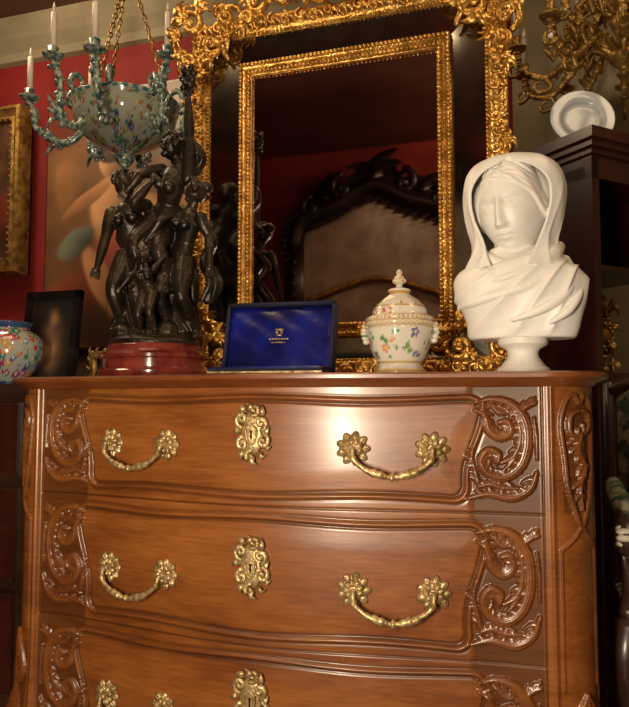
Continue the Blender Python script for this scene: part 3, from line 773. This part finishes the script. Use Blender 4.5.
# ---------------------------------------------------------------- side cabinet + things on it
def leftthings():
    b=MB(); b.box(-1.5,-.74,.16,.66,.06,.925); b.box(-1.53,-.722,.13,.68,.925,.95)
    for z0,z1 in ((.70,.90),(.42,.67),(.12,.39)):
        b.box(-1.46,-.78,.148,.162,z0,z1,mi=1)
        for zz in (z0,z1-.008): b.box(-1.46,-.78,.143,.150,zz,zz+.008)
        for x in (-.92,-1.32):
            b.ball((x,.14,(z0+z1)/2),.016,mi=2); b.tube(spline([(x-.04,.14,(z0+z1)/2),(x-.03,.125,(z0+z1)/2-.03),(x+.03,.125,(z0+z1)/2-.03),(x+.04,.14,(z0+z1)/2)],5),.004,mi=2)
    for x in (-1.46,-.79):
        for y in (.2,.62): b.tube([(x,y,.08),(x,y,.0)],[.03,.018])
    b.v=[(p[0],p[1],max(0,p[2])) for p in b.v]
    b.obj('side_cabinet',['darkwood','mahog','brass'],smooth=False)
    cx,cy,z0=-.945,.30,.95
    b=MB(); b.lathe(spline([(.045,0),(.05,.004),(.048,.014),(.062,.03),(.088,.065),(.098,.10),(.092,.135),(.070,.158),(.056,.168),(.058,.180),(.066,.188),(.06,.19)],5),(cx,cy,z0),n=180)
    pal=[(.42,.03,.03),(.03,.18,.22),(.03,.06,.25),(.5,.24,.03),(.03,.20,.08),(.25,.03,.12)]
    fl=flowers(11,240,.02,.17,pal,.005,.011)
    def col(p):
        z=p.z-z0;a=math.atan2(p.y-cy,p.x-cx)%(2*pi); r=math.hypot(p.x-cx,p.y-cy)
        if z>.172 or z<.012: return (.03,.07,.18)
        for (fa,fz,fr,fc) in fl:
            da=(a-fa+pi)%(2*pi)-pi; d=math.hypot(da*r,z-fz)
            if d<fr*(1+.3*math.cos(5*math.atan2(z-fz,da*r))): return fc if d>fr*.35 else (.6,.56,.45)
        return (.34,.36,.31)
    b.obj('polychrome_vase',['porc'],col=col)
    G=grp('framed_picture',(-.95,.5,.95))
    T=Matrix.Rotation(math.radians(-7),3,'X'); c=(-.948,.47,.952)
    b=MB()
    for (x0,x1,z0_,z1_) in ((-.105,-.082,0,.315),(.082,.105,0,.315),(-.105,.105,0,.024),(-.105,.105,.291,.315)):
        b.box(x0,x1,-.012,.01,z0_,z1_,R=T,c=c)
    b.box(-.1,.1,.004,.012,.005,.31,R=T,c=c)
    b.box(-.004,.004,-.0,.10,0,.006,c=(c[0],c[1]+.01,c[2]))
    rows=[[Vector(c)+T@Vector((-.084+.168*j/30,-.003,.022+.272*i/44)) for j in range(31)] for i in range(45)]
    b.grid(rows,mi=1)
    def pc(p):
        u=(p.x-c[0])/.084; v=(p.z-c[2])/.30
        q=noise.noise(Vector((p.x*22,p.z*22,3))); 
        f=math.exp(-((u-.1)/.35)**2-((v-.42)/.25)**2)+.8*math.exp(-((u-.05)/.2)**2-((v-.72)/.10)**2)
        return (.010+.20*f*(1+q)+.01*max(0,q),.008+.11*f*(1+q),.006+.055*f)
    b.obj('picture_frame',['black','canvas'],parent=G,smooth=False,col=pc,recalc=False)
    b=MB(); ring(b,-.865,-.745,.952,1.07,[(0,.61),(0,.585),(.008,.575),(.016,.584),(.022,.59),(.022,.61)])
    for k in range(16):
        a=k/16*2*pi; fan(b,(-.805+.052*max(-1,min(1,1.4*math.cos(a))),1.011+.052*max(-1,min(1,1.4*math.sin(a)))),a,.02,.583,n=3)
    b.box(-.85,-.76,.595,.60,.965,1.06,mi=1); b.box(-.808,-.802,.60,.65,.952,.957)
    b.v=[(p[0],p[1],max(.9505,p[2])) for p in b.v]
    b.obj('gilt_photo_frame',['golddark','black'])
leftthings()

# ---------------------------------------------------------------- paintings
def painting(name,x0,x1,z0,z1,y,blobs,bg,fw,fmat,seed,res=150):
    G=grp(name,((x0+x1)/2,y,z0))
    nx=res; nz=int(res*(z1-z0)/(x1-x0)); b=MB()
    b.grid([[(x0+(x1-x0)*j/nx,y,z0+(z1-z0)*i/nz) for j in range(nx+1)] for i in range(nz+1)])
    def col(p):
        u=(p.x-x0)/(x1-x0); v=(p.z-z0)/(z1-z0)
        w1=noise.noise(Vector((u*3.0,v*3.0,seed)))*.03+noise.noise(Vector((u*9.0,v*9.0,seed)))*.015; w2=noise.noise(Vector((u*3.0,v*3.0,seed+9)))*.03
        n=noise.noise(Vector((u*5,v*5,seed+3)))+.5*noise.noise(Vector((u*11,v*11,seed+3)))+.25*noise.noise(Vector((u*25,v*25,seed+3)))
        c=np.array(bg[0])*(1-v)+np.array(bg[1])*v; c=c*(1+.8*n)
        for (bx,bz,rx,rz,ang,cc,sharp) in blobs:
            dx=u+w1-bx;dz=v+w2-bz; ca,sa=math.cos(ang),math.sin(ang)
            a=(dx*ca+dz*sa)/rx; e=(-dx*sa+dz*ca)/rz; d=a*a+e*e
            k=1/(1+math.exp(min(40,(d-1)*sharp))); lit=.55+.45*max(-1,min(1,(-a*.5+e*.6)))+.25*n
            c=c*(1-k)+np.array(cc)*lit*k
        return tuple(np.clip(c,0.003,.9))
    b.obj('canvas',['canvas'],parent=G,col=col,recalc=False)
    if fw:
        f=MB(); ring(f,x0-fw,x1+fw,z0-fw,z1+fw,[(0,y+.03),(0,y-.02),(fw*.15,y-.045),(fw*.35,y-.05),(fw*.55,y-.03),(fw*.75,y-.025),(fw*.9,y-.03),(fw,y-.005),(fw,y+.02)])
        for (p,q) in (((x0,z0),(x1,z0)),((x1,z0),(x1,z1)),((x1,z1),(x0,z1)),((x0,z1),(x0,z0))):
            n=max(2,int(math.hypot(q[0]-p[0],q[1]-p[1])/.03))
            for i in range(n):
                t=i/n; f.ball((p[0]+(q[0]-p[0])*t,y-.03,p[1]+(q[1]-p[1])*t),.007,n=6,m=4)
        f.obj('picture_frame',[fmat],parent=G,sharp=40)
    bk=MB(); bk.box(x0-.01,x1+.01,y+.006,y+.025,z0-.01,z1+.01); bk.obj('stretcher',['darkwood'],parent=G,smooth=False)
flesh=(.75,.38,.17); fl2=(.55,.25,.10); red=(.34,.04,.015); dk=(.02,.01,.006); och=(.42,.22,.07)
painting('large_oil_painting',-1.66,-.30,1.15,2.36,1.335,
  [(.40,.55,.50,.45,.2,(.22,.10,.035),2),(.05,.90,.12,.1,0,red,4),(.45,.90,.22,.07,.2,och,3),(.10,.18,.16,.10,.4,(.30,.07,.03),4),(.30,.08,.25,.08,.1,(.06,.025,.012),4),
   (.10,.62,.06,.12,.2,(.32,.15,.05),5),
   (.26,.70,.045,.055,.2,flesh,12),(.265,.745,.055,.035,.2,(.10,.04,.02),10),(.255,.52,.075,.13,-.15,flesh,12),(.17,.56,.028,.12,-.9,fl2,12),(.345,.55,.026,.12,.7,fl2,12),(.30,.36,.10,.09,-.3,(.45,.10,.05),9),
   (.22,.26,.045,.14,.5,fl2,10),(.34,.24,.045,.14,-.4,flesh,10),(.12,.40,.08,.04,.6,(.20,.22,.16),8),
   (.56,.66,.045,.055,0,flesh,10),(.55,.47,.08,.14,.3,flesh,8),(.57,.72,.05,.03,0,dk,8),(.47,.53,.025,.12,1.1,fl2,10),(.60,.28,.12,.12,.4,(.30,.06,.04),6),(.50,.28,.05,.14,-.3,fl2,8)],
  ((.06,.026,.014),(.13,.055,.024)),0,'golddark',2.0,200)
painting('portrait_painting',-2.26,-1.83,1.58,2.26,1.30,[(.62,.62,.16,.13,0,flesh,6),(.6,.30,.32,.22,0,red,5),(.62,.76,.2,.09,0,dk,5)],((.05,.02,.01),(.10,.045,.02)),.075,'golddark',5.0,90)

# ---------------------------------------------------------------- porcelain chandelier
def pchand():
    cx,cy,cz=-.872,.78,1.815
    G=grp('porcelain_chandelier',(cx,cy,cz))
    b=MB()
    b.lathe(spline([(.012,-.02),(.03,0),(.05,.012),(.10,.035),(.150,.070),(.178,.115),(.186,.155),(.194,.180),(.188,.186),(.175,.175),(.14,.12),(.02,.08)],6),(cx,cy,cz),n=260,rf=lambda a,z:1+.07*abs(math.cos(3*a))*max(0,(z)/.2))
    fl=flowers(21,420,0,.17,[(.03,.14,.12),(.03,.06,.18),(.25,.04,.05),(.03,.16,.06),(.3,.17,.03),(.10,.05,.03)],.004,.009)
    def col(p):
        z=p.z-cz;a=math.atan2(p.y-cy,p.x-cx)%(2*pi); r=math.hypot(p.x-cx,p.y-cy)
        if z>.170: return (.03,.13,.14) if math.sin(a*36)>-.3 else (.36,.36,.28)
        for (fa,fz,fr,fc) in fl:
            da=(a-fa+pi)%(2*pi)-pi; d=math.hypot(da*r,z-fz)
            if d<fr*(1+.35*math.cos(5*math.atan2(z-fz,da*r))): return fc if d>fr*.3 else (.5,.42,.2)
        return (.30,.32,.25)
    b.obj('painted_bowl',['porc'],parent=G,col=col)
    b=MB(); b.lathe([(.002,-.10),(.012,-.09),(.02,-.07),(.01,-.05),(.03,-.03),(.04,-.01),(.02,.01)],(cx,cy,cz),n=20)
    for k in range(8):
        a=2*pi*k/8+.30; ca,sa=math.cos(a),math.sin(a)
        R0=.36 if k%2==0 else .28; dz=0 if k%2==0 else .06
        def P(r,z): return (cx+r*ca,cy+r*sa,cz+z)
        path=spline([P(.15,.10),P(.20,.05),P(.25,.05+dz*.5),P(R0-.03,.10+dz),P(R0-.02,.16+dz),P(R0,.20+dz)],6)
        b.tube(path,[.014,.012,.016,.011,.014,.009],n=8)
        for i in range(0,len(path),1):
            b.ball(Vector(path[i])+Vector((random.uniform(-.014,.014),random.uniform(-.014,.014),random.uniform(-.016,.016))),random.uniform(.007,.014),n=7,m=5)
        for t in (.0,1.4,2.8):
            q=Vector(path[12]); b.tube([q,q+Vector((ca*.03,sa*.03,.03*math.cos(t))),q+Vector((ca*.045,sa*.045,.055*math.cos(t)))],[.009,.008,.004],n=6)
        b.tube(spline([P(.18,.17),P(.215,.20),P(.20,.24),P(.17,.23),P(.175,.205)],5),[.010,.012,.010,.006],n=7)
        b.ball(P(.185,.18),.018); 
        q=P(R0,.20+dz)
        b.lathe([(.008,.0),(.014,.006),(.034,.016),(.038,.022),(.018,.024),(.014,.03),(.018,.05),(.014,.052)],q,n=18,rf=lambda a,z:1+.08*math.cos(6*a))
        b.lathe([(.0105,.05),(.0105,.17),(.009,.174),(.003,.178)],q,n=12,mi=1)
        b.lathe([(.001,.176),(.006,.186),(.004,.20),(.001,.212)],q,n=8,mi=1)
    b.obj('scrolled_arms_and_candles',['turq','candle'],parent=G)
    b=MB()
    top=Vector((cx,cy,2.55))
    for k in range(3):
        a=2*pi*k/3+.5; p0=Vector((cx+.17*math.cos(a),cy+.17*math.sin(a),cz+.185)); n=26
        for i in range(n):
            q=p0+(top-p0)*(i/n); q2=p0+(top-p0)*((i+1.15)/n); mid=(q+q2)/2; d=(q2-q).normalized(); w=d.orthogonal().normalized()
            if i%2: w=d.cross(w)
            L=(q2-q).length*.5
            b.tube([mid+d*math.cos(t)*L+w*math.sin(t)*L*.55 for t in [2*pi*j/10 for j in range(10)]],.003,n=5,closed=True)
    b.tube([top,(cx,cy,2.8)],.008); b.lathe([(.05,.0),(.045,-.02),(.01,-.04)],(cx,cy,2.8),n=20)
    b.ball(top,.025)
    b.v=[(p[0],p[1],min(2.8,p[2])) for p in b.v]
    b.obj('gilt_chains',['golddark'],parent=G)
pchand()

# ---------------------------------------------------------------- mahogany cabinet, plate
def rightthings():
    R=Matrix.Rotation(math.radians(45),3,'Z')
    c=(.735,.985,0); h=.175
    b=MB()
    def bx(x0,x1,y0,y1,z0,z1,mi=0): b.box(x0,x1,y0,y1,z0,z1,mi=mi,R=R,c=c)
    bx(-h,h,-h,h,.08,.96); bx(-h-.012,h+.012,-h-.012,h+.012,.96,.985)
    for sx in (-1,1):
        for sy in (-1,1):
            bx(sx*h-.03*(sx>0),sx*h+.03*(sx<0),sy*h-.03*(sy>0),sy*h+.03*(sy<0),.98,1.62)
            bx(sx*h-.05*(sx>0),sx*h+.05*(sx<0),sy*h-.05*(sy>0),sy*h+.05*(sy<0),0,.08)
    bx(-h+.03,h-.03,h-.012,h,.98,1.60); bx(-h,-h+.012,-h+.03,h-.03,.98,1.60)
    bx(-h,h,-h,h,1.56,1.63); bx(-h-.01,h+.01,-h-.01,h+.01,1.63,1.648)
    bx(-h-.022,h+.022,-h-.022,h+.022,1.648,1.668); bx(-h-.034,h+.034,-h-.034,h+.034,1.668,1.70)
    bx(-h+.01,h-.01,-h+.01,h-.01,1.29,1.305)
    bx(h-.012,h,-h+.03,h-.03,1.31,1.56)
    bx(-h+.04,h-.04,-h-.008,-h,.14,.90)
    b.obj('mahogany_display_cabinet',['mahog'],smooth=False)
    b=MB(); q=(c[0]+.02,c[1]-.03)
    b.lathe(spline([(.05,.0),(.052,.02),(.025,.035),(.035,.07),(.055,.11),(.048,.17),(.025,.20),(.034,.23),(.01,.27)],4),(q[0],q[1],.986),n=24)
    for k in range(16):
        a=k*2.4; fan(b,(q[0]+.035*math.cos(a),.986+.03+.014*k),a,.040,q[1]-.035,n=3)
    b.v=[(p[0],p[1],max(.986,p[2])) for p in b.v]
    b.obj('gilt_urn',['golddark'])
    G=grp('porcelain_plate',(.72,.95,1.70))
    T=Matrix.Translation((.722,.93,1.70+.105))@Matrix.Rotation(math.radians(12),4,'Z')@Matrix.Rotation(math.radians(78),4,'X')
    b=MB(); rows=[]
    for r,z in spline([(.002,.0),(.03,.0),(.058,.001),(.066,.008),(.072,.012),(.098,.016),(.100,.018),(.098,.0185),(.07,.0155),(.062,.011),(.055,.004),(.002,.003)],3):
        rows.append([T@Vector((r*math.cos(2*pi*j/64),r*math.sin(2*pi*j/64),z)) for j in range(64)])
    b.grid(rows,cu=True); b.obj('plate',['white'],parent=G)
    b=MB()
    for s in (-1,1):
        x=.722+s*.05
        b.tube(spline([(x,.885,1.725),(x,.875,1.704),(x,.90,1.704),(x,.95,1.71),(x-s*.02,.985,1.704)],5),.004)
        b.tube([(x,.94,1.706),(.722,.965,1.86)],.004)
    b.obj('plate_stand',['darkwood'],parent=G)
rightthings()

# ---------------------------------------------------------------- gilt chandelier
def gchand():
    cx,cy,cz=.86,.98,2.00
    G=grp('gilt_bronze_chandelier',(cx,cy,cz))
    b=MB()
    b.lathe(spline([(.002,-.06),(.014,-.05),(.024,-.035),(.014,-.02),(.035,.0),(.05,.025),(.03,.05),(.018,.08),(.028,.11),(.04,.14),(.02,.18),(.012,.25),(.024,.29),(.012,.33),(.008,.45)],4),(cx,cy,cz),n=24)
    b.tube([(cx,cy,cz+.44),(cx,cy,2.8)],.006); b.lathe([(.06,0),(.05,-.025),(.01,-.045)],(cx,cy,2.8),n=20)
    for tier,(n,R0,zz) in enumerate(((10,.34,.0),(8,.22,.14))):
        for k in range(n):
            a=2*pi*k/n+.2+tier*.4; ca,sa=math.cos(a),math.sin(a)
            def P(r,z): return (cx+r*ca,cy+r*sa,cz+zz+z)
            p=spline([P(.03,.03),P(.10,.07),P(.17,.02),P(R0*.72,-.035),P(R0*.95,-.01),P(R0,.05)],6)
            b.tube(p,[.013,.012,.010,.012,.010,.009],n=7)
            b.tube(spline([P(R0*.5,.01),P(R0*.6,.06),P(R0*.5,.085),P(R0*.44,.06),P(R0*.5,.045)],5),[.010,.009,.008,.005],n=6)
            b.tube(spline([P(R0*.75,-.03),P(R0*.68,-.07),P(R0*.8,-.085),P(R0*.84,-.06),P(R0*.78,-.05)],5),[.009,.009,.007,.005],n=6)
            b.tube(spline([P(R0*.9,.0),P(R0*1.05,-.03),P(R0*1.08,.0),P(R0*1.0,.01)],5),[.008,.007,.006,.004],n=6)
            for i in range(2,len(p),2): b.ball(p[i],(.015,.015,.012),n=6,m=4)
            for t,hh in ((.35,.05),(.65,.045)):
                for w_ in (-1,0,1):
                    b.tube([P(R0*t,.02),P(R0*(t+.05*w_),.02+hh*.6),P(R0*(t+.10*w_),.02+hh)],[.006,.009,.002],n=6,flat=.5)
            b.lathe([(.006,0),(.012,.004),(.032,.012),(.034,.017),(.012,.02),(.012,.04),(.015,.055),(.011,.057)],P(R0,.05),n=16)
            b.lathe([(.0095,.055),(.0095,.15),(.003,.156)],P(R0,.05),n=10,mi=1)
            b.lathe([(.001,.15),(.008,.163),(.006,.178),(.001,.195)],P(R0,.05),n=8,mi=2)
            for m_ in range(4): b.ball((P(R0,0)[0],P(R0,0)[1],cz+zz+.045-.014*m_),.0055 if m_<3 else .010,n=6,m=4,mi=2)
    b.v=[(p[0],p[1],min(2.8,p[2])) for p in b.v]
    b.obj('chandelier_body',['golddark','candle','crystal'],parent=G)
gchand()

# ---------------------------------------------------------------- armchair
def chair():
    G=grp('carved_armchair',(1.05,.36,0)); xa,xb=.752,1.34
    b=MB()
    for x,s in ((xa,-1),(xb,1)):
        b.tube(spline([(x+(-s)*.03,.60,.70),(x,.50,.665),(x,.40,.635),(x,.31,.625),(x,.275,.605),(x,.28,.580),(x,.305,.578)],6),[.018,.020,.021,.024,.026,.022,.014],n=12)
        b.ball((x,.292,.60),(.027,.022,.022),mi=1)
        for q in range(8):
            a=q/8*2*pi; b.ball((x+.002*s,.272+.016*math.cos(a),.604+.018*math.sin(a)),(.024,.009,.009),mi=1)
        b.tube(spline([(x,.33,.61),(x-.0*s,.34,.55),(x+(-s)*.01,.31,.48),(x,.28,.43)],6),[.018,.016,.020,.026],n=10)
        b.tube(spline([(x,.27,.42),(x+s*.012,.25,.34),(x,.27,.18),(x,.25,.05),(x+s*.01,.235,.012)],6),[.033,.034,.022,.017,.022],n=10)
        b.tube([(x,.60,.95),(x,.60,.40),(x,.64,.015)],[.02,.024,.018],n=10)
    b.tube(spline([(xa,.60,.93),(xa+.1,.60,.965),((xa+xb)/2,.60,1.0),(xb-.1,.60,.965),(xb,.60,.93)],6),.022,n=10)
    fan(b,((xa+xb)/2,.99),pi/2,.06,.58)
    b.box(xa,xb,.25,.29,.37,.43); b.box(xa-.005,xa+.03,.27,.62,.37,.43); b.box(xb-.03,xb+.005,.27,.62,.37,.43); b.box(xa,xb,.585,.62,.37,.50)
    b.v=[(p[0],p[1],max(0,p[2])) for p in b.v]
    b.obj('carved_frame',['darkwood','palewood'],parent=G)
    b=MB()
    def pillow(x0,x1,z0,z1,y,d):
        rows=[[(x0+(x1-x0)*j/16,y-d*(math.sin(pi*j/16)*math.sin(pi*i/16)+1e-9)**.4,z0+(z1-z0)*i/16) for j in range(17)] for i in range(17)]; b.grid(rows)
        b.box(x0,x1,y,y+.02,z0,z1)
    pillow(xa+.018,xb-.018,.50,.955,.59,.035)
    rows=[[(xa+(xb-xa)*j/16,.26+.32*i/16,.43+.065*(math.sin(pi*j/16)*math.sin(pi*i/16)+1e-9)**.3) for j in range(17)] for i in range(17)]; b.grid(rows)
    for x,s in ((xa,-1),(xb,1)):
        b.tube(spline([(x,.55,.69),(x,.45,.668),(x,.36,.65)],4),[.02,.027,.02],n=10)
    b.obj('damask_upholstery',['green'],parent=G)
chair()

# ---------------------------------------------------------------- things seen in the looking glass
def behind():
    G=grp('carved_overmantel_mirror',(-.50,-2.3,0)); cx,y=-.50,-2.28; u=.22
    b=MB()
    b.box(cx-.75,cx+.75,-2.56,-2.32,0,1.30); b.box(cx-.8,cx+.8,-2.58,-2.28,1.30,1.36)
    for s in (-1,1):
        b.box(cx+s*.60-.07,cx+s*.60+.07,-2.45,-2.33,1.36,1.85+u)
        for k in range(9): fan(b,(cx+s*.60,1.42+.08*k),pi/2,.09,-2.32,n=3)
    arch=spline([(cx-.60,y-.04,1.80+u),(cx-.52,y-.04,1.98+u),(cx-.25,y-.04,2.08+u),(cx,y-.04,2.20+u),(cx+.25,y-.04,2.08+u),(cx+.52,y-.04,1.98+u),(cx+.60,y-.04,1.80+u)],8)
    b.tube(arch,.06,n=10)
    for i in range(0,len(arch),2):
        q=arch[i]; fan(b,(q[0],q[2]),pi/2+(cx-q[0])*.9,.17,y-.0,n=5); fan(b,(q[0],q[2]),-pi/2,.13,y-.0,n=3)
    fan(b,(cx,2.24+u),pi/2,.26,y,n=7,spread=2.6)
    for s in (-1,1):
        b.tube(volute((cx+s*.22,2.18+u),.11,pi/2,1.4,-s,y=y),.026,n=7); b.tube(volute((cx+s*.45,2.06+u),.09,pi/2,1.4,-s,y=y),.022,n=7)
        fan(b,(cx+s*.35,2.12+u),pi/2-s*.4,.2,y,n=5)
    b.obj('carved_surround',['ebony'],parent=G)
    b=MB(); poly=[(cx-.56,1.38),(cx+.56,1.38),(cx+.56,1.80+u),(cx+.50,1.96+u),(cx+.24,2.04+u),(cx,2.15+u),(cx-.24,2.04+u),(cx-.50,1.96+u),(cx-.56,1.80+u)]
    b.v=[(p[0],-2.36,p[1]) for p in poly]; b.f=[tuple(range(len(poly)))]; b.m=[0]; b.obj('aged_glass',['glass3'],parent=G,smooth=False,recalc=False)
    b=MB(); b.tube(spline([(cx-.5,-2.33,1.62),(cx-.2,-2.33,1.72),(cx,-2.33,1.76),(cx+.2,-2.33,1.72),(cx+.5,-2.33,1.62)],6),.02,n=8)
    b.obj('gilt_slip_moulding',['golddark'],parent=G)
behind()

# ---------------------------------------------------------------- lights
def area(name,loc,target,sx,sy,power,color):
    l=bpy.data.lights.new(name,'AREA'); l.shape='RECTANGLE'; l.size=sx; l.size_y=sy; l.energy=power; l.color=color
    o=bpy.data.objects.new(name,l); S.collection.objects.link(o); o.location=loc
    o.rotation_euler=(Vector(target)-Vector(loc)).to_track_quat('-Z','Y').to_euler(); return o
area('flash_light',(.20,-1.50,.86),(.1,.2,.98),.10,.42,29,(1,.85,.63))
area('overhead_fill_1',(-.5,-.5,2.75),(-.5,-.2,0),.9,.9,12,(1,.72,.42))  # added fill with no visible fixture, warms the whole room
area('overhead_fill_2',(1.3,.1,2.75),(1.1,.5,0),.7,.7,9,(1,.76,.48))  # added unseen fill over the right side
area('overhead_fill_3',(-1.5,.50,2.75),(-1.2,1.35,1.6),.5,.5,20,(1,.76,.48))  # added unseen fill aimed at the large painting
area('overhead_fill_4',(1.1,-1.5,2.7),(-.5,-2.5,1.9),.4,.4,26,(1,.68,.45))  # added fill outside the mirror's view, brightens the reflected wall
w=bpy.data.worlds.new('room_world'); S.world=w; w.use_nodes=True
w.node_tree.nodes['Background'].inputs[0].default_value=(.9,.65,.45,1); w.node_tree.nodes['Background'].inputs[1].default_value=.15

# ---------------------------------------------------------------- camera
cd=bpy.data.cameras.new('camera'); cam=bpy.data.objects.new('camera',cd); S.collection.objects.link(cam)
cd.sensor_fit='HORIZONTAL'; cd.sensor_width=36; cd.lens=700/629*36; cd.clip_start=.02
cam.location=(.57,-1.43,.905); cam.rotation_euler=(math.radians(90+3.84),0,math.radians(17.64))
S.camera=cam
